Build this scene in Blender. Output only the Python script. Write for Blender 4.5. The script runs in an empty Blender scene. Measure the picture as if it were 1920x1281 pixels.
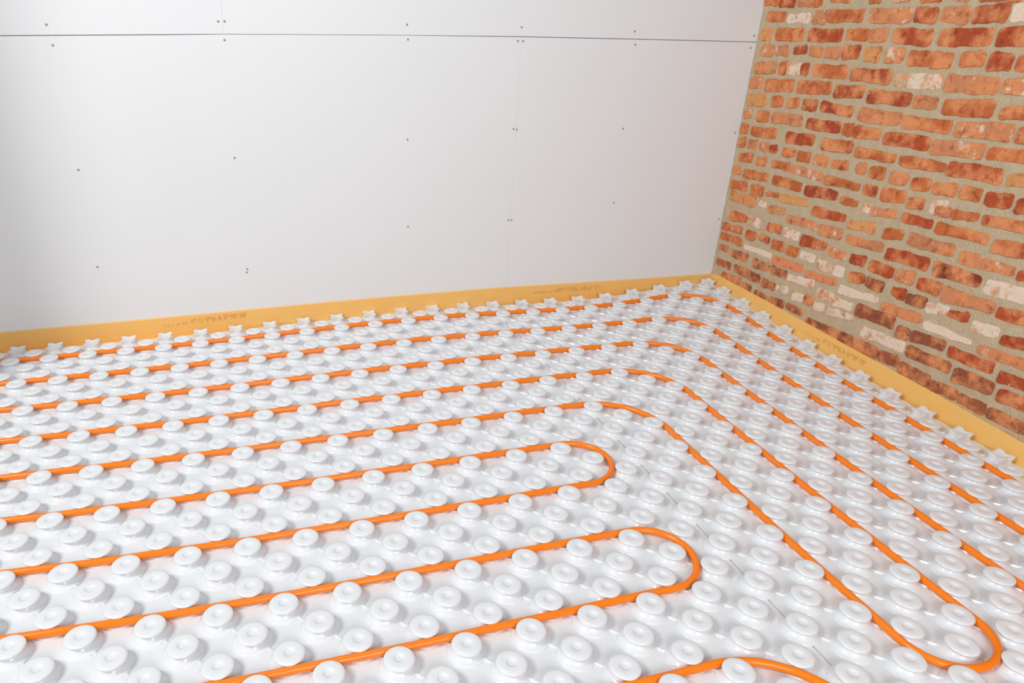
import bpy, bmesh, math, random
import numpy as np
from mathutils import Vector, Matrix

# ---------------------------------------------------------------- camera, world, lights, exposure
U = 0.075                      # stud pitch unit: one brick course, half the stud spacing (metres)
H = 0.365                       # stud height above the sheet (units)
Z0 = H + 0.20                  # height of the stud tops above the subfloor (units)
CAM=dict(f=1324.5767018757265,px=822.3691358480733,py=690.7888828683451,C=[-31.1126, -40.1864, 16.383],R=[[0.963162, 0.106375, -0.246989], [-0.268501, 0.431775, -0.861091], [0.015045, 0.895687, 0.444431]])
SCREWS=[[-38.97, 15.82], [-38.88, 14.93], [-31.16, 16.06], [-30.85, 16.07], [-30.95, 15.22], [-31.09, 9.46], [-38.89, 9.1], [-38.94, 3.9], [-31.06, 3.19], [-31.11, 3.0], [-21.52, 16.04], [-21.47, 15.32], [-21.52, 10.16], [-21.51, 5.14], [-15.0, 15.99], [-15.18, 15.29], [-14.86, 15.29], [-15.12, 10.6], [-14.91, 10.56], [-15.11, 5.18], [-14.9, 5.17], [-7.98, 15.85], [-7.83, 15.15], [-7.95, 10.47], [-7.94, 5.92], [0.18, 15.7], [0.08, 15.02], [0.15, 10.04], [0.2, 4.41]]
GRID='0.05 0.06 0.3,0.08 0.11 0.3,0.14 0.09 0.26,0.13 0.04 0.18,0.03 -0.08 0.1,-0.13 -0.25 0.04,-0.28 -0.38 0.01,-0.39 -0.43 0,-0.47 -0.43 0,-0.53 -0.42 0,-0.56 -0.38 0,-0.57 -0.32 0,-0.58 -0.24 0,-0.57 -0.16 0,-0.55 -0.08 0,-0.52 -0.02 0,-0.46 0.03 0,-0.37 0.07 0,-0.31 0.09 0,-0.31 0.09 0,-0.31 0.09 0,-0.31 0.09 0;0.04 0.06 0.3,0.08 0.11 0.3,0.14 0.11 0.26,0.14 0.07 0.18,0.05 -0.04 0.1,-0.11 -0.21 0.04,-0.26 -0.33 0.01,-0.37 -0.39 0,-0.46 -0.4 0,-0.51 -0.39 0,-0.55 -0.35 0,-0.56 -0.29 0,-0.56 -0.22 0,-0.56 -0.14 0,-0.54 -0.07 0,-0.51 -0.01 0,-0.45 0.03 0,-0.37 0.07 0,-0.31 0.09 0,-0.31 0.09 0,-0.31 0.09 0,-0.31 0.09 0;-0.02 0.01 0.26,0.02 0.07 0.26,0.12 0.09 0.23,0.15 0.09 0.16,0.1 0.01 0.09,-0.01 -0.12 0.04,-0.14 -0.23 0.01,-0.24 -0.29 0,-0.31 -0.3 0,-0.36 -0.29 0,-0.38 -0.25 0,-0.38 -0.2 0,-0.38 -0.14 0,-0.38 -0.07 0,-0.35 -0 0,-0.31 0.05 0,-0.25 0.1 0,-0.16 0.14 0,-0.11 0.16 0,-0.11 0.16 0,-0.11 0.16 0,-0.11 0.16 0;-0.14 -0.12 0.18,-0.09 -0.06 0.18,0.03 0 0.16,0.11 0.04 0.11,0.11 0.02 0.06,0.05 -0.07 0.02,-0.05 -0.16 0.01,-0.13 -0.21 0,-0.2 -0.22 0,-0.23 -0.21 0,-0.25 -0.17 0,-0.25 -0.13 0,-0.25 -0.08 0,-0.24 -0.02 0,-0.21 0.03 0,-0.16 0.09 0,-0.09 0.14 0,0 0.19 0,0.05 0.21 0,0.05 0.21 0,0.05 0.21 0,0.05 0.21 0;-0.27 -0.3 0.1,-0.23 -0.24 0.1,-0.1 -0.16 0.09,0.01 -0.08 0.06,0.07 -0.04 0.03,0.06 -0.06 0.01,0.01 -0.12 0,-0.06 -0.16 0,-0.11 -0.17 0,-0.14 -0.15 0,-0.15 -0.12 0,-0.15 -0.09 0,-0.15 -0.05 0,-0.13 -0 0,-0.09 0.05 0,-0.03 0.11 0,0.04 0.16 0,0.12 0.22 0,0.17 0.24 0,0.16 0.24 0,0.16 0.24 0,0.16 0.24 0;-0.35 -0.43 0.04,-0.31 -0.38 0.04,-0.17 -0.28 0.04,-0.06 -0.18 0.02,0.01 -0.11 0.01,0.03 -0.1 0.01,0.02 -0.11 0,-0.01 -0.13 0,-0.05 -0.14 0,-0.06 -0.12 0,-0.07 -0.09 0,-0.07 -0.06 0,-0.07 -0.04 0,-0.04 0 0,-0 0.06 0,0.05 0.12 0,0.12 0.18 0,0.2 0.23 0,0.24 0.25 0,0.24 0.25 0,0.24 0.25 0,0.23 0.25 0;-0.34 -0.45 0.01,-0.31 -0.4 0.01,-0.17 -0.3 0.01,-0.07 -0.2 0.01,-0.01 -0.13 0,0.02 -0.11 0,0.03 -0.11 0,0.04 -0.1 0,0.03 -0.1 0,0.02 -0.1 0,0 -0.08 0,-0.01 -0.06 0,-0.01 -0.04 0,0.01 -0 0,0.04 0.05 0,0.1 0.11 0,0.17 0.17 0,0.24 0.23 0,0.28 0.25 0,0.28 0.25 0,0.28 0.25 0,0.28 0.25 0;-0.28 -0.36 0,-0.26 -0.31 0,-0.13 -0.22 0,-0.05 -0.14 0,0.01 -0.1 0,0.04 -0.08 0,0.07 -0.07 0,0.09 -0.06 0,0.09 -0.05 0,0.07 -0.07 0,0.05 -0.06 0,0.04 -0.06 0,0.03 -0.05 0,0.04 -0.01 0,0.07 0.04 0,0.12 0.1 0,0.18 0.16 0,0.25 0.22 0,0.29 0.24 0,0.29 0.24 0,0.29 0.24 0,0.29 0.24 0;-0.2 -0.19 0,-0.19 -0.15 0,-0.07 -0.08 0,-0 -0.04 0,0.04 -0.03 0,0.07 -0.04 0,0.09 -0.02 0,0.11 -0.01 0,0.11 -0.01 0,0.09 -0.03 0,0.07 -0.04 0,0.06 -0.04 0,0.05 -0.04 0,0.06 -0.01 0,0.08 0.03 0,0.12 0.08 0,0.18 0.14 0,0.24 0.19 0,0.28 0.22 0,0.28 0.22 0,0.28 0.21 0,0.28 0.21 0;-0.13 0.02 0,-0.11 0.06 0,-0.01 0.11 0,0.04 0.1 0,0.07 0.05 0,0.08 0.01 0,0.09 0.01 0,0.1 0.02 0,0.1 0.02 0,0.09 0.01 0,0.08 -0.01 0,0.07 -0.02 0,0.06 -0.03 0,0.07 -0.01 0,0.09 0.03 0,0.12 0.07 0,0.16 0.12 0,0.21 0.16 0,0.24 0.18 0,0.24 0.18 0,0.24 0.18 0,0.24 0.18 0;-0.08 0.18 0,-0.06 0.23 0,0.03 0.27 0,0.06 0.23 0,0.07 0.12 0,0.07 0.04 0,0.07 0.02 0,0.07 0.02 0,0.07 0.02 0,0.07 0 0,0.06 -0 0,0.06 -0.01 0,0.06 -0.02 0,0.07 -0.01 0,0.09 0.02 0,0.11 0.05 0,0.14 0.09 0,0.17 0.13 0,0.19 0.14 0,0.19 0.14 0,0.19 0.14 0,0.19 0.14 0;-0.06 0.27 0,-0.05 0.32 0,0.03 0.36 0,0.05 0.3 0,0.04 0.17 0,0.03 0.06 0,0.02 0.01 0,0.02 0.01 0,0.03 -0.01 0,0.03 -0.02 0,0.03 -0.03 0,0.04 -0.02 0,0.04 -0.02 0,0.05 -0.01 0,0.06 0.01 0,0.08 0.03 0,0.1 0.06 0,0.12 0.09 0,0.13 0.11 0,0.13 0.11 0,0.13 0.11 0,0.13 0.11 0;-0.08 0.28 0,-0.07 0.33 0,0 0.38 0,0.02 0.33 0,0.01 0.19 0,-0.02 0.06 0,-0.03 0.01 0,-0.03 -0.01 0,-0.03 -0.03 0,-0.02 -0.05 0,-0.02 -0.06 0,-0 -0.05 0,0.01 -0.04 0,0.01 -0.03 0,0.02 -0.01 0,0.04 0.01 0,0.05 0.03 0,0.07 0.06 0,0.07 0.07 0,0.06 0.07 0,0.06 0.07 0,0.06 0.07 0;-0.11 0.22 0,-0.1 0.27 0,-0.04 0.34 0,-0.02 0.31 0,-0.03 0.19 0,-0.05 0.07 0,-0.07 0.01 0,-0.07 -0.01 0,-0.07 -0.04 0,-0.07 -0.07 0,-0.07 -0.08 0,-0.05 -0.08 0,-0.04 -0.07 0,-0.03 -0.06 0,-0.02 -0.04 0,-0 -0.02 0,0.01 0.01 0,0.02 0.04 0,0.01 0.04 0,-0 0.04 0,-0 0.04 0,-0 0.04 0;-0.14 0.12 0,-0.13 0.17 0,-0.07 0.26 0,-0.05 0.25 0,-0.06 0.16 0,-0.07 0.06 0,-0.08 0.01 0,-0.09 -0.01 0,-0.09 -0.04 0,-0.1 -0.07 0,-0.1 -0.1 0,-0.09 -0.1 0,-0.08 -0.09 0,-0.07 -0.08 0,-0.06 -0.07 0,-0.05 -0.04 0,-0.03 -0.01 0,-0.04 0.02 0,-0.06 0.02 0,-0.07 0.02 0,-0.07 0.02 0,-0.07 0.02 0;-0.15 0.01 0,-0.15 0.05 0,-0.1 0.15 0,-0.07 0.17 0,-0.07 0.1 0,-0.08 0.03 0,-0.08 -0 0,-0.09 -0.01 0,-0.09 -0.04 0,-0.11 -0.07 0,-0.11 -0.1 0,-0.11 -0.11 0,-0.1 -0.11 0,-0.1 -0.1 0,-0.09 -0.08 0,-0.08 -0.06 0,-0.08 -0.03 0,-0.09 0 0,-0.11 0.02 0,-0.12 0.02 0,-0.12 0.02 0,-0.12 0.02 0;-0.14 -0.13 0,-0.14 -0.09 0,-0.09 0.03 0,-0.07 0.08 0,-0.07 0.05 0,-0.07 -0 0,-0.07 -0.02 0,-0.08 -0.03 0,-0.09 -0.04 0,-0.1 -0.07 0,-0.11 -0.09 0,-0.11 -0.1 0,-0.11 -0.1 0,-0.11 -0.09 0,-0.1 -0.08 0,-0.1 -0.05 0,-0.11 -0.02 0,-0.13 0.01 0,-0.15 0.03 0,-0.15 0.03 0,-0.15 0.03 0,-0.15 0.03 0;-0.1 -0.29 0,-0.1 -0.24 0,-0.06 -0.09 0,-0.04 -0 0,-0.04 0 0,-0.04 -0.03 0,-0.05 -0.04 0,-0.06 -0.04 0,-0.07 -0.04 0,-0.08 -0.06 0,-0.09 -0.07 0,-0.09 -0.08 0,-0.09 -0.08 0,-0.09 -0.07 0,-0.09 -0.05 0,-0.1 -0.02 0,-0.11 0.01 0,-0.14 0.05 0,-0.17 0.07 0,-0.17 0.07 0,-0.17 0.07 0,-0.17 0.07 0;-0.05 -0.4 0,-0.05 -0.35 0,-0.02 -0.17 0,-0.01 -0.05 0,-0 -0.02 0,-0 -0.04 0,-0.02 -0.05 0,-0.03 -0.04 0,-0.05 -0.03 0,-0.06 -0.02 0,-0.06 -0.03 0,-0.06 -0.04 0,-0.06 -0.03 0,-0.06 -0.02 0,-0.06 0 0,-0.06 0.03 0,-0.08 0.08 0,-0.12 0.12 0,-0.15 0.14 0,-0.15 0.14 0,-0.15 0.14 0,-0.15 0.14 0;0.02 -0.45 0,0.02 -0.4 0,0.04 -0.2 0,0.04 -0.07 0,0.04 -0.03 0,0.04 -0.04 0,0.03 -0.03 0,0.01 -0.01 0,-0.01 0.01 0,-0.02 0.03 0,-0.02 0.02 0,-0.02 0.02 0,-0.01 0.03 0,-0 0.05 0,-0 0.08 0,-0.01 0.12 0,-0.03 0.17 0,-0.07 0.22 0,-0.1 0.24 0,-0.1 0.24 0,-0.1 0.24 0,-0.1 0.24 0;0.11 -0.46 0,0.1 -0.41 0,0.11 -0.21 0,0.1 -0.07 0,0.1 -0.02 0,0.1 -0.02 0,0.09 0 0,0.07 0.04 0,0.05 0.07 0,0.04 0.09 0,0.04 0.1 0,0.05 0.11 0,0.06 0.13 0,0.07 0.15 0,0.08 0.19 0,0.08 0.24 0,0.06 0.3 0,0.02 0.36 0,-0.01 0.39 0,-0.01 0.39 0,-0.01 0.39 0,-0.01 0.39 0;0.21 -0.46 0,0.2 -0.42 0,0.2 -0.21 0,0.19 -0.06 0,0.18 0 0,0.18 0.01 0,0.18 0.04 0,0.16 0.09 0,0.14 0.14 0,0.14 0.18 0,0.14 0.21 0,0.16 0.23 0,0.17 0.26 0,0.19 0.29 0,0.2 0.34 0,0.2 0.4 0,0.19 0.47 0,0.16 0.54 0,0.13 0.58 0,0.13 0.58 0,0.13 0.58 0,0.13 0.58 0;0.34 -0.49 0,0.33 -0.45 0,0.32 -0.22 0,0.3 -0.05 0,0.29 0.03 0,0.29 0.05 0,0.3 0.09 0,0.29 0.16 0,0.28 0.23 0,0.28 0.29 0,0.29 0.34 0,0.31 0.38 0,0.33 0.42 0,0.35 0.47 0,0.37 0.53 0,0.39 0.61 0,0.39 0.69 0,0.36 0.78 0,0.33 0.83 0,0.33 0.83 0,0.33 0.83 0,0.33 0.83 0;0.49 -0.53 0,0.48 -0.49 0,0.46 -0.23 0,0.45 -0.04 0,0.44 0.07 0,0.44 0.12 0,0.45 0.17 0,0.45 0.25 0,0.46 0.34 0,0.47 0.43 0,0.49 0.5 0,0.52 0.56 0,0.55 0.62 0,0.58 0.69 0,0.61 0.77 0,0.63 0.86 0,0.64 0.97 0,0.61 1.08 0,0.59 1.13 0,0.59 1.13 0,0.59 1.13 0,0.59 1.13 0;0.68 -0.57 0,0.67 -0.54 0,0.65 -0.25 0,0.63 -0.02 0,0.63 0.12 0,0.63 0.21 0,0.64 0.29 0,0.66 0.39 0,0.68 0.5 0,0.7 0.59 0,0.74 0.68 0,0.78 0.76 0,0.83 0.85 0,0.87 0.95 0,0.91 1.06 0,0.94 1.17 0,0.95 1.3 0,0.94 1.44 0,0.92 1.51 0,0.92 1.51 0,0.92 1.51 0,0.92 1.51 0;0.67 -0.56 0,0.67 -0.54 0,0.65 -0.26 0,0.64 -0.04 0,0.63 0.11 0,0.63 0.22 0,0.64 0.32 0,0.66 0.42 0,0.68 0.51 0,0.71 0.59 0,0.74 0.67 0,0.79 0.75 0,0.83 0.85 0,0.87 0.94 0,0.91 1.05 0,0.94 1.17 0,0.95 1.3 0,0.94 1.44 0,0.92 1.51 0,0.92 1.51 0,0.92 1.51 0,0.92 1.51 0;0.67 -0.54 0,0.67 -0.54 0,0.66 -0.27 0,0.65 -0.06 0,0.64 0.1 0,0.64 0.22 0,0.64 0.33 0,0.66 0.42 0,0.68 0.51 0,0.71 0.59 0,0.74 0.67 0,0.79 0.75 0,0.83 0.84 0,0.87 0.94 0,0.91 1.05 0,0.94 1.17 0,0.95 1.3 0,0.94 1.44 0,0.92 1.51 0,0.92 1.51 0,0.92 1.51 0,0.92 1.51 0;0.67 -0.53 0,0.67 -0.53 0,0.66 -0.28 0,0.65 -0.07 0,0.64 0.09 0,0.64 0.22 0,0.64 0.33 0,0.66 0.42 0,0.68 0.51 0,0.71 0.59 0,0.74 0.67 0,0.79 0.75 0,0.83 0.84 0,0.87 0.94 0,0.91 1.05 0,0.94 1.17 0,0.95 1.3 0,0.94 1.44 0,0.92 1.51 0,0.92 1.51 0,0.92 1.51 0,0.92 1.51 0;0.67 -0.53 0,0.67 -0.53 0,0.66 -0.28 0,0.65 -0.07 0,0.64 0.09 0,0.64 0.22 0,0.64 0.33 0,0.66 0.42 0,0.68 0.51 0,0.71 0.59 0,0.74 0.67 0,0.79 0.75 0,0.83 0.84 0,0.87 0.94 0,0.91 1.05 0,0.94 1.17 0,0.95 1.3 0,0.94 1.44 0,0.92 1.51 0,0.92 1.51 0,0.92 1.51 0,0.92 1.51 0'
BRICKS='0.36 17.9 17.37 -0.81 17.87 17.35 o\n-0.97 17.87 17.27 -2.26 17.84 17.23 r\n-2.53 17.84 17.3 -3.67 17.81 17.24 p\n-3.8 17.81 17.24 -4.43 17.8 17.28 o\n-5.07 17.82 17.45 -6.43 17.79 17.43 o\n-7.74 17.76 17.36 -8.42 17.75 17.37 o\n-9.22 17.73 17.43 -10.15 17.71 17.41 p\n-10.81 17.69 17.39 -11.89 17.67 17.37 o\n-12.56 17.66 17.4 -13.26 17.64 17.39 p\n-13.77 17.66 17.39 -15.62 17.62 17.36 o\n-0.14 16.97 16.52 -1.73 16.98 16.53 o\n-1.95 16.83 16.45 -2.71 16.83 16.45 w\n-2.76 16.9 16.5 -3.71 16.92 16.46 w\n-4.03 16.96 16.42 -5.03 17.06 16.4 p\n-5.14 17.03 16.52 -7.57 17.06 16.54 o\n-7.99 17.1 16.5 -10.56 17.08 16.52 p\n-10.71 17.12 16.54 -11.89 17.13 16.54 r\n-12.14 17.16 16.59 -13.53 17.13 16.49 p\n-13.72 17.13 16.57 -15.29 17.27 16.6 r\n-15.43 17.2 16.61 -17.18 17.24 16.63 w\n0.15 16.07 15.48 -0.84 16.1 15.5 y\n-1.22 16.09 15.52 -3.54 16.15 15.54 o\n-3.95 16.11 15.55 -6.43 16.17 15.58 r\n-6.76 16.16 15.69 -8.22 16.18 15.71 o\n-8.31 16.2 15.64 -9.38 16.24 15.67 p\n-9.77 16.21 15.65 -11.97 16.24 15.58 r\n-12.35 16.23 15.61 -14.9 16.34 15.68 r\n-15.16 16.33 15.69 -17.36 16.44 15.74 r\n-0.19 15.18 14.61 -1.33 15.22 14.67 p\n-1.51 15.16 14.72 -2.66 15.27 14.73 p\n-3.07 15.22 14.88 -4.07 15.3 14.92 r\n-4.36 15.29 14.81 -5.28 15.22 14.81 p\n-5.52 15.26 14.78 -6.56 15.3 14.79 p\n-6.8 15.39 14.8 -7.91 15.43 14.82 r\n-8.28 15.36 14.76 -9.29 15.4 14.77 y\n-9.66 15.38 14.75 -10.69 15.42 14.81 y\n-11.02 15.3 14.72 -12.18 15.33 14.71 o\n-12.28 15.3 14.68 -13.36 15.32 14.72 o\n-13.79 15.37 14.84 -14.89 15.45 14.87 o\n-15.11 15.42 14.76 -16.14 15.4 14.79 r\n-16.37 15.35 14.8 -17.42 15.37 14.84 r\n0.08 14.22 13.61 -1.83 14.32 13.74 y\n-2.13 14.33 13.71 -2.77 14.39 13.76 r\n-2.77 14.37 13.76 -3.89 14.37 13.79 w\n-3.96 14.35 13.84 -4.55 14.4 13.84 r\n-4.9 14.36 13.81 -7.4 14.46 13.87 o\n-7.72 14.36 13.81 -10.29 14.4 13.82 r\n-10.56 14.27 13.76 -13.16 14.41 13.8 w\n-13.37 14.46 13.75 -15.93 14.44 13.87 p\n-16.14 14.46 13.92 -18.08 14.57 14.01 p\n0.28 13.35 12.78 -0.91 13.43 12.83 p\n-1.18 13.33 12.71 -3.65 13.49 12.88 o\n-4 13.47 12.87 -6.58 13.59 13.02 o\n-6.86 13.48 12.92 -8.86 13.57 13.03 r\n-9.2 13.43 12.86 -11.79 13.51 12.98 r\n-12.01 13.42 12.92 -13.27 13.47 12.99 p\n-13.66 13.43 12.82 -16.05 13.6 12.96 o\n-16.4 13.37 12.93 -18.59 13.7 13.14 r\n0.2 12.38 11.76 -1.54 12.54 11.89 y\n-2.08 12.49 11.9 -3.04 12.49 12 o\n-3.41 12.48 11.99 -4.37 12.57 12.1 o\n-4.73 12.57 12.01 -5.85 12.59 12.08 r\n-6.16 12.58 12.12 -8.44 12.52 12.08 r\n-8.93 12.53 11.94 -11.55 12.59 12.04 p\n-11.73 12.46 11.98 -14.32 12.58 12.07 o\n-14.59 12.55 12.01 -17.22 12.81 12.15 p\n-17.43 12.68 12.12 -19.22 12.95 12.39 r\n0.27 11.48 11 -0.47 11.56 11.04 p\n-1.03 11.53 10.96 -2.09 11.59 11 o\n-2.4 11.54 11.03 -4.96 11.7 11.18 p\n-5.4 11.57 11.1 -7.92 11.71 11.18 r\n-8.11 11.69 11.16 -8.81 11.73 11.14 o\n-8.94 11.67 11.12 -10.6 11.69 11.23 r\n-10.88 11.65 11.11 -13.5 11.75 11.18 r\n-13.67 11.66 11.09 -16.25 11.87 11.28 p\n-16.46 11.77 11.31 -18.95 11.94 11.51 o\n0.3 10.57 10.08 -0.37 10.65 10.07 o\n-0.73 10.55 10.07 -3.07 10.71 10.17 o\n-3.98 10.69 10.11 -6.23 10.78 10.27 r\n-6.9 10.75 10.2 -9.06 10.85 10.33 r\n-9.35 10.65 10.21 -11.91 10.7 10.38 o\n-12.19 10.7 10.29 -14.72 10.8 10.42 o\n-14.85 10.89 10.34 -17.43 11.03 10.45 r\n-17.68 10.91 10.43 -19.9 11.24 10.74 y\n0.2 9.76 9.22 -0.39 9.85 9.26 o\n-0.66 9.74 9.25 -1.54 9.86 9.34 p\n-1.88 9.77 9.34 -2.59 9.82 9.36 p\n-2.76 9.75 9.34 -3.43 9.81 9.4 r\n-3.98 9.8 9.3 -5.04 9.83 9.43 o\n-5.28 9.82 9.28 -6.29 9.84 9.37 o\n-6.58 9.8 9.28 -7.71 9.9 9.4 p\n-7.92 9.76 9.39 -9.1 9.88 9.47 o\n-9.68 9.9 9.46 -10.34 10.01 9.46 p\n-10.64 9.9 9.39 -11.55 10.02 9.45 o\n-11.94 9.93 9.36 -12.98 9.97 9.46 p\n-13.26 9.87 9.36 -14.26 9.95 9.45 o\n-14.42 9.87 9.41 -15.61 10.04 9.49 o\n-15.83 10.01 9.46 -16.82 10.07 9.57 o\n-17.05 10.01 9.48 -18.22 10.13 9.58 r\n-18.45 10.01 9.47 -19.98 10.22 9.71 r\n-0.1 8.82 8.37 -1.33 9.02 8.49 o\n-1.79 8.85 8.42 -2.72 8.96 8.54 o\n-3.27 8.91 8.58 -4.81 9.03 8.63 o\n-4.92 8.95 8.55 -7.5 9.01 8.59 p\n-7.73 8.88 8.49 -10.24 8.94 8.66 o\n-10.55 9 8.52 -11.39 9.04 8.54 r\n-11.69 9.06 8.48 -13.14 9.17 8.61 o\n-13.36 8.94 8.46 -14.23 9.05 8.58 r\n-14.6 9.13 8.52 -15.47 9.21 8.55 w\n-14.92 8.9 8.51 -15.69 8.97 8.59 p\n-15.79 8.92 8.54 -17.02 9.04 8.77 o\n-17.27 9.06 8.69 -20.01 9.3 8.84 r\n0.24 7.97 7.51 -0.53 8.06 7.61 p\n-0.84 7.95 7.46 -3.18 8.09 7.67 o\n-3.65 8.13 7.61 -6.13 8.14 7.69 o\n-6.5 8.12 7.59 -8.92 8.26 7.8 r\n-9.21 8.06 7.73 -10.43 8.11 7.83 o\n-10.81 8.07 7.67 -11.3 8.1 7.7 w\n-11.34 8.02 7.62 -12.96 8.2 7.86 p\n-13.33 8.16 7.83 -14.99 8.22 7.86 r\n-15.23 8.24 7.77 -17.81 8.28 7.95 o\n-18.11 8.21 7.65 -20.67 8.49 8.01 o\n0.2 7.06 6.55 -1.42 7.22 6.73 o\n-1.8 7.19 6.55 -3.07 7.3 6.73 o\n-3.34 7.06 6.83 -4.45 7.21 7.02 o\n-4.57 7.17 6.8 -6.94 7.36 7.01 y\n-7.45 7.15 6.66 -9.89 7.19 6.85 r\n-10.15 6.98 6.65 -11.95 7.3 6.79 y\n-12.53 7.2 6.73 -13.63 7.41 6.96 o\n-14.01 7.39 6.82 -16.48 7.44 6.95 p\n-16.83 7.34 6.79 -19.36 7.35 7 p\n-19.57 7.28 6.92 -21.04 7.52 7.15 r\n0.07 6.37 5.86 -2.53 6.51 5.92 y\n-2.93 6.4 6.06 -3.56 6.44 6.15 w\n-3.86 6.31 5.92 -5.32 6.5 6.13 y\n-5.59 6.16 5.79 -8.06 6.35 5.91 p\n-8.29 6.31 5.78 -9.96 6.42 5.92 p\n-10.3 6.25 5.87 -12.73 6.44 6.05 p\n-13.02 6.34 5.8 -15.48 6.54 5.99 r\n-15.78 6.54 5.89 -18.12 6.52 6.08 R\n-18.42 6.54 5.93 -21.38 6.78 6.22 w\n-0.35 5.14 4.57 -1.99 5.27 4.81 o\n-2.16 5.31 4.76 -3.99 5.24 4.86 w\n-4.13 5.33 4.85 -5.34 5.44 4.97 r\n-5.64 5.41 4.95 -6.88 5.45 4.94 w\n-7.13 5.41 4.77 -9.09 5.44 5.09 r\n-9.34 5.36 4.89 -10.58 5.31 4.93 p\n-10.92 5.41 4.95 -11.94 5.53 5 r\n-12.21 5.44 4.91 -13.75 5.53 4.98 r\n-13.95 5.51 5.01 -15 5.72 5.08 p\n-15.25 5.51 5.03 -16.48 5.67 5.02 r\n-16.65 5.57 4.92 -19.13 5.65 5.25 p\n-19.33 5.57 5.1 -21.73 5.85 5.42 r\n0.22 4.21 3.78 -1.83 4.4 4 o\n-2.31 4.36 3.81 -3.28 4.47 3.97 o\n-3.6 4.45 4.11 -4.55 4.5 4.16 r\n-4.84 4.47 3.89 -5.88 4.55 4.04 r\n-6.14 4.43 3.96 -7.11 4.6 4.06 o\n-7.34 4.52 4.07 -8.5 4.53 4.13 w\n-8.76 4.41 3.92 -10.77 4.52 4.01 w\n-11.15 4.5 3.95 -12.2 4.62 4.17 r\n-12.35 4.58 4.09 -13.44 4.63 4.11 b\n-14 4.61 4.26 -14.77 4.74 4.16 r\n-14.91 4.58 4.12 -15.97 4.75 4.27 b\n-16.07 4.58 4.13 -17.19 4.76 4.32 w\n-17.26 4.63 4.34 -18.23 4.84 4.45 r\n-18.49 4.61 4.18 -19.7 4.7 4.28 w\n-19.92 4.55 4.13 -22.11 4.81 4.42 r\n0.2 3.58 3.15 -2.08 3.64 3.28 o\n-2.38 3.45 3.2 -5.01 3.58 3.29 W\n-5.22 3.53 3.09 -7.81 3.76 3.36 P\n-8.1 3.51 3.15 -10.44 3.8 3.5 P\n-10.74 3.57 3.12 -13.34 3.79 3.54 Y\n-13.7 3.67 3.26 -16.04 3.89 3.5 P\n-16.26 3.71 3.32 -18.71 3.71 3.53 W\n-19.17 3.73 3.33 -22.1 3.95 3.56 p\n0.13 2.72 2.4 -0.78 2.87 2.5 b\n-1.2 2.76 2.34 -2.96 2.89 2.43 b\n-3.5 2.83 2.33 -5.03 2.93 2.49 B\n-5.27 2.9 2.46 -6.63 3.02 2.55 b\n-6.8 2.87 2.54 -8.91 3.22 2.77 w\n-9.3 2.9 2.45 -10.51 2.99 2.51 w\n-10.63 2.83 2.35 -11.88 2.91 2.53 w\n-12.21 3.05 2.44 -14.67 3.24 2.62 b\n-14.95 2.89 2.32 -15.69 3.01 2.45 b\n-15.8 2.97 2.49 -17.61 3.21 2.75 b\n-17.86 3.05 2.6 -20.05 3.2 2.74 r\n-20.41 3.04 2.55 -22.07 3.14 2.74 r\n0.11 1.78 1.39 -1.41 1.84 1.41 b\n-1.86 1.92 1.44 -4.46 1.97 1.53 b\n-4.73 1.95 1.4 -5.92 1.93 1.54 b\n-6.06 1.93 1.63 -7.08 2.12 1.74 w\n-7.51 1.95 1.53 -8.38 2.16 1.7 w\n-8.52 2.21 1.7 -9.2 2.21 1.8 r\n-9.32 2.05 1.64 -10.09 2.14 1.74 w\n-10.29 2.11 1.76 -12.2 2.32 2.03 w\n-12.93 2.05 1.49 -15.65 2.25 1.77 w\n-15.83 2.23 1.71 -18.23 2.33 1.84 b\n-18.48 2.26 1.58 -20.38 2.43 1.85 b\n-20.67 2.32 1.75 -22.38 2.4 1.93 r\n-0.72 1.02 0.64 -2.72 1.22 0.8 o\n-2.96 1.01 0.65 -3.89 1.11 0.75 b\n-4.26 1.01 0.66 -5.42 0.98 0.74 b\n-5.65 1.06 0.72 -7.03 1.19 0.75 b\n-7.23 1.21 0.93 -8.62 1.26 0.89 b\n-9.02 0.98 0.41 -12.56 1.24 0.67 b\n-12.69 1.24 0.63 -14.31 1.36 0.76 b\n-14.42 1.32 0.81 -15.55 1.44 0.86 b\n-15.72 1.24 0.74 -17.49 1.33 0.78 b\n-17.58 1.19 0.72 -19 1.28 0.83 b\n-19.1 1.25 0.8 -20.43 1.33 0.82 b\n-20.56 1.31 0.81 -22.61 1.46 0.98 b'

sc = bpy.context.scene
def V(x, y, z): return Vector((x * U, y * U, (z + Z0) * U))
cam_d = bpy.data.cameras.new('camera'); cam = bpy.data.objects.new('camera', cam_d)
sc.collection.objects.link(cam); sc.camera = cam
cam_d.sensor_width = 36.0; cam_d.lens = CAM['f'] / 1920 * 36.0
cam_d.shift_x = (960 - CAM['px']) / 1920; cam_d.shift_y = (CAM['py'] - 640.5) / 1920
cam_d.clip_start = 0.02
M = Matrix(CAM['R']).to_4x4(); M.translation = V(*CAM['C']); cam.matrix_world = M

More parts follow.
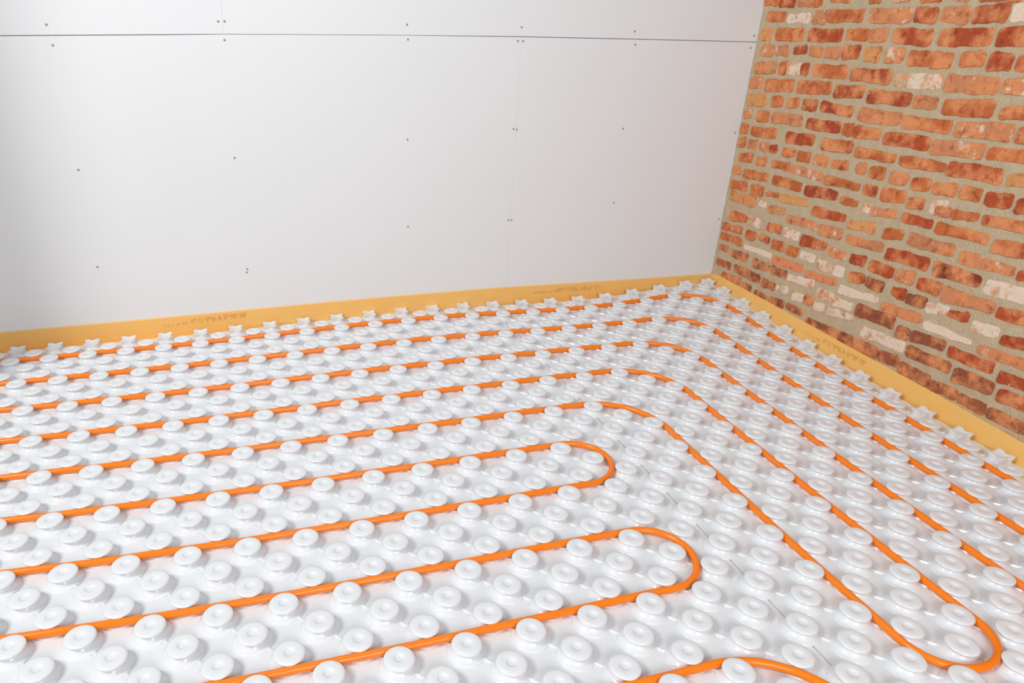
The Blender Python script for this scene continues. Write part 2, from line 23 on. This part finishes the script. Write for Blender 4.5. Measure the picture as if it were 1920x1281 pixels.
sc.view_settings.view_transform = 'Standard'; sc.view_settings.look = 'None'
sc.view_settings.gamma = 1.0; sc.view_settings.use_curve_mapping = False
sc.view_settings.exposure = 0.0
w = bpy.data.worlds.new('world'); sc.world = w; w.use_nodes = True
bg = w.node_tree.nodes['Background']; bg.inputs[0].default_value = (0.90, 0.955, 1.0, 1); bg.inputs[1].default_value = 0.38
def area(name, loc, tgt, sx, sy, power, col):
    d = bpy.data.lights.new(name, 'AREA'); d.shape = 'RECTANGLE'; d.size = sx * U; d.size_y = sy * U
    d.energy = power; d.color = col
    o = bpy.data.objects.new(name, d); sc.collection.objects.link(o)
    o.location = V(*loc); o.rotation_euler = (V(*tgt) - V(*loc)).to_track_quat('-Z', 'Y').to_euler()
    return o
area('window_daylight', (-66, -32, 42), (-20, -16, 0), 15, 15, 98, (1.0, 0.99, 0.965))
area('daylight_behind_camera', (-26, -64, 24), (-10, -8, 3), 20, 14, 56, (0.93, 0.965, 1.0))
area('ceiling_bounce', (-29, -17, 33), (-28, 2, 14), 16, 10, 9, (0.86, 0.93, 1.0))

# ---------------------------------------------------------------- helpers
def srgb(r, g, b):
    f = lambda c: (c / 12.92) if c <= 0.04045 else ((c + 0.055) / 1.055) ** 2.4
    return (f(r / 255), f(g / 255), f(b / 255), 1)
def link_obj(name, me, mats, parent=None):
    o = bpy.data.objects.new(name, me); sc.collection.objects.link(o)
    for m in (mats if isinstance(mats, (list, tuple)) else [mats]):
        if m.name not in [x.name for x in me.materials if x]: me.materials.append(m)
    if parent is not None: o.parent = parent
    return o
def mesh(name, vs, fs, smooth=False):
    me = bpy.data.meshes.new(name); me.from_pydata([tuple(v) for v in vs], [], fs); me.update()
    if smooth: me.polygons.foreach_set('use_smooth', [True] * len(me.polygons))
    return me
def tag(o, label=None, cat=None, group=None, kind=None):
    if label: o['label'] = label
    if cat: o['category'] = cat
    if group: o['group'] = group
    if kind: o['kind'] = kind
    return o
def box(x0, x1, y0, y1, z0, z1):
    vs = [V(x, y, z) for x in (x0, x1) for y in (y0, y1) for z in (z0, z1)]
    fs = [(0, 1, 3, 2), (4, 6, 7, 5), (0, 4, 5, 1), (2, 3, 7, 6), (0, 2, 6, 4), (1, 5, 7, 3)]
    return vs, fs
def mat(name, col, rough=0.6, spec=0.5, noise=0.0, scale=8.0, bump=0.0, bscale=40.0, coat=0.0):
    m = bpy.data.materials.new(name); m.use_nodes = True; nt = m.node_tree; b = nt.nodes['Principled BSDF']
    b.inputs['Base Color'].default_value = col; b.inputs['Roughness'].default_value = rough
    b.inputs['Specular IOR Level'].default_value = spec; b.inputs['Coat Weight'].default_value = coat
    tc = nt.nodes.new('ShaderNodeTexCoord')
    if noise:
        n = nt.nodes.new('ShaderNodeTexNoise'); n.inputs['Scale'].default_value = scale; n.inputs['Detail'].default_value = 4
        nt.links.new(tc.outputs['Object'], n.inputs['Vector'])
        mx = nt.nodes.new('ShaderNodeMix'); mx.data_type = 'RGBA'
        mx.inputs[6].default_value = tuple(c * (1 - noise) for c in col[:3]) + (1,)
        mx.inputs[7].default_value = tuple(min(1, c * (1 + noise)) for c in col[:3]) + (1,)
        nt.links.new(n.outputs['Fac'], mx.inputs[0]); nt.links.new(mx.outputs[2], b.inputs['Base Color'])
    if bump:
        n = nt.nodes.new('ShaderNodeTexNoise'); n.inputs['Scale'].default_value = bscale
        nt.links.new(tc.outputs['Object'], n.inputs['Vector'])
        bp = nt.nodes.new('ShaderNodeBump'); bp.inputs['Strength'].default_value = bump; bp.inputs['Distance'].default_value = 0.01
        nt.links.new(n.outputs['Fac'], bp.inputs['Height']); nt.links.new(bp.outputs[0], b.inputs['Normal'])
    return m
M_white = mat('white_moulded_plastic', (0.80, 0.81, 0.825, 1), 0.2, 0.5, 0.015, 25, 0.06, 90)
M_pipe = mat('orange_pipe_plastic', (1.0, 0.22, 0.003, 1), 0.25, 0.5, 0.05, 6)
M_board = mat('plasterboard_paper', (0.80, 0.805, 0.81, 1), 0.75, 0.2, 0.012, 3)
M_dark = mat('joint_backing', (0.66, 0.66, 0.74, 1), 0.9, 0.1)  # plain grey-blue backing that shows through the gaps between boards
M_screw = mat('screw_metal', (0.30, 0.285, 0.26, 1), 0.5, 0.4)
M_foam = mat('orange_foam', srgb(248, 194, 112), 0.55, 0.25, 0.04, 5)
M_print = mat('orange_print', srgb(226, 148, 70), 0.6, 0.2)
M_screed = mat('grey_screed', (0.35, 0.34, 0.32, 1), 0.9, 0.1, 0.15, 6)
M_paint = mat('white_wall_paint', (0.78, 0.77, 0.75, 1), 0.8, 0.2)

# slight unevenness of the laid sheets, measured in stud pitches
GR = np.array([[[float(t) for t in c.split()] for c in row.split(',')] for row in GRID.split(';')])
def warp(a, b, z=0.0):
    u = min(max((a + 2) / 2, 0), GR.shape[0] - 1.001); v = min(max((b + 2) / 2, 0), GR.shape[1] - 1.001)
    i, j = int(u), int(v); s, t = u - i, v - j
    d = (GR[i, j] * (1 - s) + GR[i + 1, j] * s) * (1 - t) + (GR[i, j + 1] * (1 - s) + GR[i + 1, j + 1] * s) * t
    return (-a + d[0], -b + d[1], z + d[2])
EDGE = 0.3
XR = lambda y, c=0.45: c + 0.025 * (y - 0.45)          # brick wall line, very slightly out of square

# ---------------------------------------------------------------- the room
vs, fs = box(-46.8, 2, -64, 1.2, -Z0 - 1, -Z0)
tag(link_obj('floor', mesh('floor', vs, fs), M_screed), kind='structure')
vs, fs = box(-46.8, -46.4, -7, 1.2, -Z0, 33)
wl = tag(link_obj('wall_left', mesh('wall_left', vs, fs), M_paint), kind='structure')

# back wall: backing with four plasterboard sheets and their screws
vs, fs = box(-46.4, 1.6, 0.62, 1.2, -Z0, 19.6)
wb = tag(link_obj('wall_back', mesh('wall_back', vs, fs), M_dark), kind='structure')
joint = [(-46.4, 15.25), (-41.04, 15.33), (-33.73, 15.44), (-30.94, 15.49), (-21.47, 15.53), (-14.9, 15.51), (-8.26, 15.45), (0.44, 15.35)]
def jz(x):
    for (xa, za), (xb, zb) in zip(joint, joint[1:]):
        if xa <= x <= xb: return za + (zb - za) * (x - xa) / (xb - xa)
    return joint[-1][1]
def board(x0, x1, top):
    xs = [x0] + [x for x, _ in joint if x0 < x < x1] + [x1]
    vs, fs = [], []
    g = 0.014
    for x in xs:
        za, zb = ((jz(x) + g * (1.5 if x > -16 or x < -33 else .8), 19.5) if top else (-Z0 + 0.1, jz(x) - g * (1.5 if x > -16 or x < -33 else .8)))
        vs += [V(x, 0.45, za), V(x, 0.45, zb), V(x, 0.62, za), V(x, 0.62, zb)]
    n = len(xs)
    for i in range(n - 1):
        k = 4 * i
        fs += [(k, k + 4, k + 5, k + 1), (k + 2, k + 3, k + 7, k + 6), (k + 1, k + 5, k + 7, k + 3), (k, k + 2, k + 6, k + 4)]
    fs += [(0, 1, 3, 2), (4 * n - 4, 4 * n - 2, 4 * n - 1, 4 * n - 3)]
    return link_obj('plasterboard', mesh('plasterboard', vs, fs), M_board, wb)
boards = [(board(-46.4, -30.945, True), -46.4, -30.945, True), (board(-30.94, 0.44, True), -30.94, 0.44, True),
          (board(-46.4, -14.975, False), -46.4, -14.975, False), (board(-14.97, 0.44, False), -14.97, 0.44, False)]
def disc(cx, cz, r):
    n = 12; vs = [V(cx, 0.436, cz)]
    vs += [V(cx + r * math.cos(t * math.tau / n), 0.44, cz + r * math.sin(t * math.tau / n)) for t in range(n)]
    vs += [V(cx + r * math.cos(t * math.tau / n), 0.47, cz + r * math.sin(t * math.tau / n)) for t in range(n)]
    fs = [(0, 1 + (t + 1) % n, 1 + t) for t in range(n)] + [(1 + t, 1 + (t + 1) % n, 1 + n + (t + 1) % n, 1 + n + t) for t in range(n)]
    return vs, fs
for x, z in SCREWS:
    for o, x0, x1, top in boards:
        if x0 <= x < x1 and (z > 15.5) == top:
            vs, fs = disc(x, z, 0.058); link_obj('screw', mesh('screw', vs, fs), M_screw, o); break

# ---------------------------------------------------------------- brick wall
TONES = dict(o=(201, 104, 50), r=(182, 74, 33), p=(210, 134, 90), y=(218, 154, 92), w=(214, 180, 148), b=(158, 84, 52),
             R=(150, 52, 26), B=(128, 84, 66), W=(240, 222, 208), P=(222, 136, 92), Y=(240, 214, 170))
CHALK = dict(o=.18, r=.16, p=.38, y=.30, w=.70, b=.20, R=.05, B=.12, W=.86, P=.12, Y=.85)
rnd = random.Random(5)
def brick_wall():
    vs, fs, col, mi = [], [], [], []
    def add(v, c): vs.append(v); col.append(c); return len(vs) - 1
    def one(y0, t0, b0, y1, t1, b1, code, rn):
        tone = srgb(*TONES[code]); k = rn.uniform(0.88, 1.12)
        c = (tone[0] * k * .95, tone[1] * k * .97, tone[2] * k, min(1, max(0, CHALK[code] + rn.uniform(-.08, .12))))
        y0 += .045; y1 -= .045
        L = abs(y1 - y0); hh = (t0 - b0 + t1 - b1) / 2
        prot = rn.uniform(0.035, 0.085) if code not in 'wWY' else rn.uniform(.02, .05)
        tilt = rn.uniform(-.012, .012)
        N = 9
        pts = []
        def P(s, t):           # s along, t up
            y = y0 + (y1 - y0) * s; top = t0 + (t1 - t0) * s; bot = b0 + (b1 - b0) * s
            return y, bot + (top - bot) * t
        cr = min(0.16, 0.16 / max(L, .3)); ch = 0.2
        for i in range(N + 1): pts.append((cr + (1 - 2 * cr) * i / N, 0))
        pts += [(1 - cr * .3, ch * .3), (1, ch), (1, .5), (1, 1 - ch), (1 - cr * .3, 1 - ch * .3)]
        for i in range(N + 1): pts.append((1 - cr - (1 - 2 * cr) * i / N, 1))
        pts += [(cr * .3, 1 - ch * .3), (0, 1 - ch), (0, .5), (0, ch), (cr * .3, ch * .3)]
        ring0, ring1, ring2, ring3 = [], [], [], []
        ph = [rn.uniform(0, 6.3) for _ in range(4)]
        for q, (s, t) in enumerate(pts):
            y, z = P(s, t); cy, cz = P(.5, .5)
            k2 = 0 if t > .5 else 2
            wob = 0.022 * math.sin(s * 6 + ph[k2]) + 0.016 * math.sin(s * 14 + ph[k2 + 1]) + rn.uniform(-.016, .016) + .052
            z += wob * (1 if t > .5 else -1) * (abs(t - .5) * 2); y += rn.uniform(-.02, .02)
            for ring, d, e in ((ring0, -0.04, 0), (ring1, prot * .55, 0.012), (ring2, prot, 0.05), (ring3, prot, 0.3)):
                dy, dz = y - cy, z - cz; ln = math.hypot(dy, dz)
                if ring is ring3: ky, kz = 0.86, 0.45
                else: ky = kz = max(0.05, 1 - e / max(ln, .05))
                yy, zz = cy + dy * ky, cz + dz * kz
                dd = d + (tilt * (s - .5) + rn.uniform(-.012, .012) if d > 0 else 0)
                ring.append(add(V(XR(yy) - dd, yy, zz), c))
        n = len(pts)
        for ra, rb in ((ring0, ring1), (ring1, ring2), (ring2, ring3)):
            for i in range(n): fs.append((ra[i], ra[(i + 1) % n], rb[(i + 1) % n], rb[i])); mi.append(1)
        fs.append(tuple(ring3)); mi.append(1)
    ylo, yhi, zlo, zhi = -64, 0.6, -Z0, 19.6
    # mortar bed, gently uneven
    nx, nz = 240, 90
    base = len(vs)
    for i in range(nx + 1):
        for j in range(nz + 1):
            y = yhi + (ylo - yhi) * (i / nx) ** 1.35; z = zlo + (zhi - zlo) * j / nz
            d = 0.018 * math.sin(y * 3.1 + z * 1.7) * math.sin(z * 4.3 - y) + rnd.uniform(-.012, .012)
            add(V(XR(y) - d, y, z), (.5, .4, .3, 0))
    for i in range(nx):
        for j in range(nz):
            q = base + i * (nz + 1) + j; fs.append((q, q + 1, q + nz + 2, q + nz + 1)); mi.append(0)
    covered = []
    for ln in BRICKS.strip().splitlines():
        p = ln.split(); q = [float(t) for t in p[:6]]
        if q[0] > 0.40: q[0] = 0.40
        covered.append(q); one(*q, p[6], rnd)
    # the rest of the wall outside the framed part
    for k in range(-1, 20):
        z = k + 0.15; y = 0.3 - (0.6 if k % 2 else 0); rn = random.Random(900 + k)
        while y > -62:
            L = (2.55 if (k % 4) else 1.2) * rn.uniform(.9, 1.05)
            zc = z + 0.3 ; yc = y - L / 2
            hit = False
            for q in covered:
                if q[3] - .15 < y and y - L < q[0] + .15 and min(q[2], q[5]) - .16 < z + .62 and z < max(q[1], q[4]) + .16: hit = True; break
            if not hit: one(y, z + .6, z, y - L, z + .6, z, rn.choice('oooorrpyb'), rn)
            y -= L + .22
    # body of the wall behind the face
    bb, bf = box(0.6, 2.0, ylo, 0.6, zlo, zhi); n0 = len(vs)
    for v in bb: add(v, (.5, .4, .3, 0))
    for f in bf: fs.append(tuple(n0 + i for i in f)); mi.append(0)
    RW = Matrix.Rotation(-math.atan(0.025), 4, 'Z'); RI = RW.inverted()
    me = mesh('wall_right', [RI @ v for v in vs], fs)
    ca = me.color_attributes.new('tone', 'FLOAT_COLOR', 'POINT')
    ca.data.foreach_set('color', [x for c in col for x in c])
    me.materials.append(M_mortar); me.materials.append(M_brick)
    me.polygons.foreach_set('material_index', mi)
    o = bpy.data.objects.new('wall_right', me); sc.collection.objects.link(o); o.rotation_euler = (0, 0, -math.atan(0.025))
    return tag(o, kind='structure')
M_mortar = mat('lime_mortar', srgb(197, 176, 145), 0.95, 0.1, 0.16, 30, 0.5, 120)
M_brick = bpy.data.materials.new('old_brick'); M_brick.use_nodes = True
nt = M_brick.node_tree; b = nt.nodes['Principled BSDF']; b.inputs['Roughness'].default_value = 0.8
at = nt.nodes.new('ShaderNodeVertexColor'); at.layer_name = 'tone'
tc = nt.nodes.new('ShaderNodeTexCoord')
def nz(scale, det=4, rough=.6):
    n = nt.nodes.new('ShaderNodeTexNoise'); n.inputs['Scale'].default_value = scale; n.inputs['Detail'].default_value = det
    n.inputs['Roughness'].default_value = rough; nt.links.new(tc.outputs['Object'], n.inputs['Vector']); return n
def ramp(src, a, b_):
    r = nt.nodes.new('ShaderNodeMapRange'); r.inputs[1].default_value = a; r.inputs[2].default_value = b_
    nt.links.new(src, r.inputs[0]); return r.outputs[0]
def mixc(fac, A, B, mode='MIX'):
    m = nt.nodes.new('ShaderNodeMix'); m.data_type = 'RGBA'; m.blend_type = mode
    for s, i in ((fac, 0), (A, 6), (B, 7)):
        if isinstance(s, (tuple, float, int)): m.inputs[i].default_value = s
        else: nt.links.new(s, m.inputs[i])
    return m.outputs[2]
n1 = nz(14); n2 = nz(34); n3 = nz(22, 6, .7)
c1 = mixc(ramp(n1.outputs['Fac'], .42, .62), at.outputs['Color'], srgb(226, 146, 92))
dk = mixc(1.0, c1, (0.62, 0.42, 0.36, 1), 'MULTIPLY')
c2 = mixc(ramp(n2.outputs['Fac'], .52, .70), c1, dk)
ms = nt.nodes.new('ShaderNodeMath'); ms.operation = 'SUBTRACT'; ms.inputs[0].default_value = 0.78
ml = nt.nodes.new('ShaderNodeMath'); ml.operation = 'MULTIPLY'; ml.inputs[1].default_value = 0.5
nt.links.new(at.outputs['Alpha'], ml.inputs[0]); nt.links.new(ml.outputs[0], ms.inputs[1])
sb = nt.nodes.new('ShaderNodeMath'); sb.operation = 'SUBTRACT'; nt.links.new(n3.outputs['Fac'], sb.inputs[0]); nt.links.new(ms.outputs[0], sb.inputs[1])
c3 = mixc(ramp(sb.outputs[0], 0.0, 0.10), c2, srgb(232, 208, 186))
nt.links.new(c3, b.inputs['Base Color'])
bp = nt.nodes.new('ShaderNodeBump'); bp.inputs['Strength'].default_value = 0.5; bp.inputs['Distance'].default_value = 0.006
nt.links.new(nz(60).outputs['Fac'], bp.inputs['Height']); nt.links.new(bp.outputs[0], b.inputs['Normal'])
brick_wall()

# ---------------------------------------------------------------- foam edge strips
def glyphs(rn, width):
    """small illegible printed characters: returns rectangles (u0,u1,v0,v1) along a line"""
    out = []; u = 0
    while u < width:
        gw = rn.uniform(.05, .09)
        k = rn.randrange(4)
        if k != 3:
            out.append((u, u + .022, 0, .15)); out.append((u, u + gw, .125 if k != 1 else .06, .15 if k != 1 else .085))
            if k == 0: out.append((u, u + gw, 0, .022))
            if k == 2: out.append((u + gw - .022, u + gw, 0, .15))
        u += gw + .035
    return out
def strip(name, path, face, rot, label, cols, marks):
    """path: list of (s, z_top); face(s, d, z) -> point, d = distance from the wall plane"""
    vs, fs = [], []
    T = 0.12
    for s, z in path:
        vs += [face(s, 0.005, -Z0 + .004), face(s, 0.005, z), face(s, T * .8, z + .005), face(s, T, z - .02), face(s, T, -Z0 + .035), face(s, 1.5, -Z0 + .012), face(s, 1.5, -Z0 + .004)]
    n = len(path)
    for i in range(n - 1):
        for j in range(7):
            a, b = 7 * i + j, 7 * i + (j + 1) % 7; fs.append((a, b, b + 7, a + 7))
    fs += [(6, 5, 4, 3, 2, 1, 0), tuple(7 * n - 7 + j for j in range(7))]
    if rot: RI = Matrix.Rotation(math.atan(0.025), 4, 'Z'); vs = [RI @ v for v in vs]
    o = link_obj(name, mesh(name, vs, fs), M_foam); tag(o, label, 'edge strip')
    if rot: o.rotation_euler = (0, 0, -math.atan(0.025))
    rn = random.Random(3)
    for s0, z0, s1, z1 in marks:
        vs, fs = [], []
        L = abs(s1 - s0); sg = 1 if s1 > s0 else -1; words = [(0, .28, .6), (.33, .36, .85), (.73, .18, 1.), (.93, .07, 1.)]
        for f0, fw, hk in words:
            for dz in ((0, .17) if f0 > 0 else (0,)):
                for u0, u1, v0, v1 in glyphs(rn, fw * L):
                    def q(u, v, d):
                        s = s0 + sg * (f0 * L + u); z = z0 + (z1 - z0) * (f0 * L + u) / L - .08 + v * .85 + dz * .85
                        return face(s, T + d, z)
                    k = len(vs); vs += [q(u0, v0, .004), q(u1, v0, .004), q(u1, v1, .004), q(u0, v1, .004)]
                    fs.append((k, k + 1, k + 2, k + 3))
        if rot: vs = [RI @ v for v in vs]
        mk = link_obj('printed_marking', mesh('printed_marking', vs, fs), M_print, o); mk['label'] = 'faint darker orange print on foam strip'
    return o
bp_ = [(-46.38, .57), (-44.46, .58), (-41.26, .61), (-37.64, .64), (-31.74, .71), (-27.5, .76), (-23.76, .79), (-15.91, .79), (-10.84, .69), (-5.28, .58), (-2, .53), (0.33, .50)]
strip('foam_edge_strip', bp_, lambda s, d, z: V(s, 0.45 - d, z), 0,
      'long orange foam edge strip along foot of white plasterboard wall', 0,
      [(-36.04, .19, -31.47, .36), (-13.17, .27, -8.36, .20)])
rp_ = [(0.32, .52), (-0.38, .68), (-6.29, .72), (-12.91, .67), (-17.97, .68), (-22.48, .60), (-30, .6), (-62, .6)]
strip('foam_edge_strip', rp_, lambda s, d, z: V(XR(s) - d, s, z), 1,
      'orange foam edge strip along foot of red brick wall', 0, [(-9.25, .18, -13.82, .22)])

# ---------------------------------------------------------------- studded sheets
def lathe(prof, n):
    vs, fs = [], []
    for r, z in prof:
        for t in range(n): vs.append((r * math.cos(t * math.tau / n), r * math.sin(t * math.tau / n), z))
    for i in range(len(prof) - 1):
        for t in range(n):
            a = i * n + t; b = i * n + (t + 1) % n; fs.append((a, b, b + n, a + n))
    c = len(vs); vs.append((0, 0, prof[-1][1])); k = (len(prof) - 1) * n
    for t in range(n): fs.append((k + t, k + (t + 1) % n, c))
    return vs, fs
PROF = [(.60, .0), (.596, .026), (.555, .034), (.51, .046), (.465, .075), (.42, .12), (.38, .17), (.36, .215), (.362, .245), (.388, .263), (.432, .272), (.456, .284), (.463, .30), (.456, .32), (.435, .338),
        (.40, .352), (.345, .362), (.27, .366), (.19, .362), (.155, .354), (.132, .334), (.10, .318), (.05, .314)]
def stud_geo(n): return lathe(PROF, n)
def star_geo():
    # column with a four-pointed concave top
    vs, fs = [], []; n = 32
    def ring(kp, kc, z, lift):
        for t in range(n):
            a = t * math.tau / n; m = abs(math.cos(2 * (a - math.pi / 4))) ** 2.2
            r = kc + (kp - kc) * m; vs.append((r * math.cos(a), r * math.sin(a), z + lift * m))
    for kp, kc, z, lf in ((.60, .60, 0, 0), (.54, .52, .03, 0), (.46, .42, .08, 0), (.42, .36, .17, 0), (.45, .34, .25, 0), (.48, .32, .31, .03), (.505, .32, .345, .055), (.48, .30, .355, .055), (.38, .25, .34, .02), (.20, .17, .30, 0), (.10, .10, .285, 0)): ring(kp, kc, z, lf)
    k = len(vs) // n
    for i in range(k - 1):
        for t in range(n):
            a = i * n + t; b = i * n + (t + 1) % n; fs.append((a, b, b + n, a + n))
    c = len(vs); vs.append((0, 0, .28))
    for t in range(n): fs.append(((k - 1) * n + t, (k - 1) * n + (t + 1) % n, c))
    return vs, fs
def scaled(geo): return [tuple(c * U for c in v) for v in geo[0]], geo[1]
g_stud, g_far, g_star = scaled(stud_geo(28)), scaled(stud_geo(18)), scaled(star_geo())
me_stud = mesh('stud', *g_stud, smooth=True); me_star = mesh('edge_stud', *g_star, smooth=True)
for m_ in (me_stud, me_star): m_.materials.append(M_white)
camp = V(*CAM['C']); Mi = cam.matrix_world.inverted()
def inframe(p):
    q = Mi @ p
    if q.z > -.05: return False
    u = CAM['px'] + CAM['f'] * q.x / -q.z; v = CAM['py'] - CAM['f'] * q.y / -q.z
    return -30 < u < 1950 and -30 < v < 1311
def studs_of(a0, a1):
    reg, edge = [], []
    for a in range(a0, a1 + 1):
        for b in range(0, 39):
            if (a + b) % 2: continue
            aa = EDGE if a == 0 else a; bb = EDGE if b == 0 else b
            x, y, z = warp(aa, bb); p = V(x, y, z - H)
            (edge if a == 0 or b == 0 else reg).append((p, (p - camp).length))
    return reg, edge
def sheet(name, a0, a1, lift, label, lip):
    """moulded base sheet from column a0 to a1 with low ridges between studs"""
    root = bpy.data.objects.new(name, None); sc.collection.objects.link(root)
    root.location = V(*warp((a0 + a1) / 2, 20, -H)); root.location.z = 0
    tag(root, label, 'heating panel')
    bpy.context.view_layer.update(); inv = Matrix.Translation(-root.location)
    # base sheet
    S = 0.5; na = int(round((a1 - a0) / S)); b0, b1 = -0.28, 38.4
    bs = [b0] + [i * S for i in range(1, int(b1 / S))] + [b1]
    as_ = [a0 + i * S for i in range(na)] + [a1]
    def bz(a, b):
        z = -H
        if lift and a > 15.55: z += min(1, (a - 15.55) / .3) * .045
        return z
    vs, fs = [], []
    nb = len(bs)
    for k in range(2):
        for a in as_:
            for b in bs:
                x, y, z = warp(a, b); y = min(y, .31); x = min(x, XR(y) - .14); vs.append(inv @ V(x, y, z + bz(a, b) - (.05 if k and lift and a > 15.5 else .19) * k))
    na_ = len(as_)
    for i in range(na_ - 1):
        for j in range(nb - 1):
            q = i * nb + j; fs.append((q, q + 1, q + nb + 1, q + nb)); q += na_ * nb; fs.append((q, q + nb, q + nb + 1, q + 1))
    o_ = na_ * nb
    for i in range(na_ - 1):
        for j in (0, nb - 1): q = i * nb + j; fs.append((q, q + nb, q + nb + o_, q + o_))
    for j in range(nb - 1):
        for i in (0, na_ - 1): q = i * nb + j; fs.append((q, q + 1, q + 1 + o_, q + o_))
    base = link_obj('base_sheet', mesh('base_sheet', vs, fs), M_white, root)
    # ridges linking studs along one diagonal
    vs, fs = [], []
    for a in range(int(math.ceil(a0)), int(a1) + 1):
        for b in range(1, 37):
            if (a + b) % 2 or a - 1 < a0: continue
            x, y, z = warp(a - .5, b + .5); p = inv @ V(x, y, z - H)
            d = Vector((1, -1, 0)).normalized(); e = Vector((1, 1, 0)).normalized()
            k = len(vs); L, wd, h = .30 * U, .055 * U, .05 * U
            for s in (-1, 1):
                for t, hh in ((-1, 0), (-.45, h), (.45, h), (1, 0)): vs.append(p + d * (s * (L - (hh > 0) * .03 * U)) + e * (t * wd) + Vector((0, 0, hh)))
            fs += [(k, k + 1, k + 5, k + 4), (k + 1, k + 2, k + 6, k + 5), (k + 2, k + 3, k + 7, k + 6), (k, k + 3, k + 2, k + 1), (k + 4, k + 5, k + 6, k + 7)]
    r = link_obj('ridges', mesh('ridges', vs, fs), M_white, root); r['kind'] = 'stuff'
    # studs
    lo, hi = int(math.ceil(a0 - .01)), int(math.floor(a1 + .01))
    reg, edge = studs_of(0 if a0 < 1 else lo, hi)
    reg = [t for t in reg if (t[0] - camp).length < 6]
    vis = sorted([t for t in reg if inframe(t[0])], key=lambda t: t[1]); top = vis[:100]; ids = {id(t) for t in top}
    for p, _ in top:
        s = bpy.data.objects.new('stud', me_stud); sc.collection.objects.link(s); s.parent = root; s.location = p - root.location
    vs, fs = [], []
    for t in reg:
        if id(t) in ids: continue
        k = len(vs); q = t[0] - root.location
        vs += [(v[0] + q.x, v[1] + q.y, v[2] + q.z) for v in g_far[0]]; fs += [tuple(i + k for i in f) for f in g_far[1]]
    f = link_obj('studs', mesh('studs', vs, fs, True), M_white, root); f['kind'] = 'stuff'
    for p, _ in edge:
        if not inframe(p): continue
        s = bpy.data.objects.new('edge_stud', me_star); sc.collection.objects.link(s); s.parent = root; s.location = p - root.location
    return root
sheet('studded_heating_panel', -0.28, 16.02, False, 'white studded underfloor heating panel beside brick wall, carrying pipe bends', True)
sheet('studded_heating_panel', 16.075, 46.6, False, 'white studded underfloor heating panel filling left side, under straight pipe runs', False)

# ---------------------------------------------------------------- heating pipes
PR = 0.125; PZ = -H + .045 + PR
def arc(cx, cy, r, t0, t1, n=14):
    return [(cx + r * math.cos(math.radians(t0 + (t1 - t0) * i / n)), cy + r * math.sin(math.radians(t0 + (t1 - t0) * i / n))) for i in range(n + 1)]
def line(p, q, st=.25):
    L = math.hypot(q[0] - p[0], q[1] - p[1]); n = max(1, int(L / st))
    return [(p[0] + (q[0] - p[0]) * i / n, p[1] + (q[1] - p[1]) * i / n) for i in range(n + 1)]
def pipe(pts, label):
    P = []
    for q in pts:
        if not P or math.hypot(q[0] - P[-1][0], q[1] - P[-1][1]) > .05: P.append(q)
    P = [V(*warp(a, b, PZ + .008 * math.sin(a * 1.3 + b))) for a, b in P]
    n = 16; vs, fs = [], []
    for i, p in enumerate(P):
        t = (P[min(i + 1, len(P) - 1)] - P[max(i - 1, 0)]).normalized()
        s = t.cross(Vector((0, 0, 1))).normalized(); u = s.cross(t)
        for k in range(n):
            a = k * math.tau / n; vs.append(p + (s * math.cos(a) + u * math.sin(a)) * PR * U)
    for i in range(len(P) - 1):
        for k in range(n): a = i * n + k; b = i * n + (k + 1) % n; fs.append((a, b, b + n, a + n))
    fs += [tuple(range(n))[::-1], tuple((len(P) - 1) * n + k for k in range(n))]
    o = link_obj('heating_pipe', mesh('heating_pipe', vs, fs, True), M_pipe)
    return tag(o, label, 'pipe')
AL, BB = 46.2, 38
def bend(r, label):     # run parallel to back wall, then turning along the brick wall
    c = r + 3
    pipe(line((AL, r), (c, r)) + arc(c, c, 3, -90, -180) + line((r, c), (r, BB)), label)
bend(1.5, 'outermost orange heating pipe, run nearest both walls')
bend(4.5, 'orange heating pipe with corner bend, second run from the walls')
bend(7.5, 'orange heating pipe with corner bend, third run from the walls')
pipe(line((AL, 10.5), (13.5, 10.5)) + arc(13.5, 13.5, 3, -90, -180) + line((10.5, 13.5), (10.5, 29.25)) + arc(12, 29.25, 1.5, 180, 0, 20)
     + line((13.5, 29.25), (13.5, 16.5)) + arc(16.5, 16.5, 3, 180, 270) + line((16.5, 13.5), (AL, 13.5)),
     'orange heating pipe turning back in a U at lower right')
pipe(line((AL, 16.5), (18.8, 16.5)) + arc(18.8, 18, 1.5, -90, -270, 20) + line((18.8, 19.5), (AL, 19.5)), 'orange heating pipe with U-turn at mid floor, farther of two left-opening loops')
pipe(line((AL, 22.5), (18.8, 22.5)) + arc(18.8, 24, 1.5, -90, -270, 20) + line((18.8, 25.5), (AL, 25.5)), 'orange heating pipe with U-turn nearer camera, nearer of two left-opening loops')
pipe(line((AL, 28.5), (19.5, 28.5)) + arc(19.5, 31.5, 3, -90, -180) + line((16.5, 31.5), (16.5, BB)), 'orange heating pipe cut by bottom edge of photo, nearest the camera')
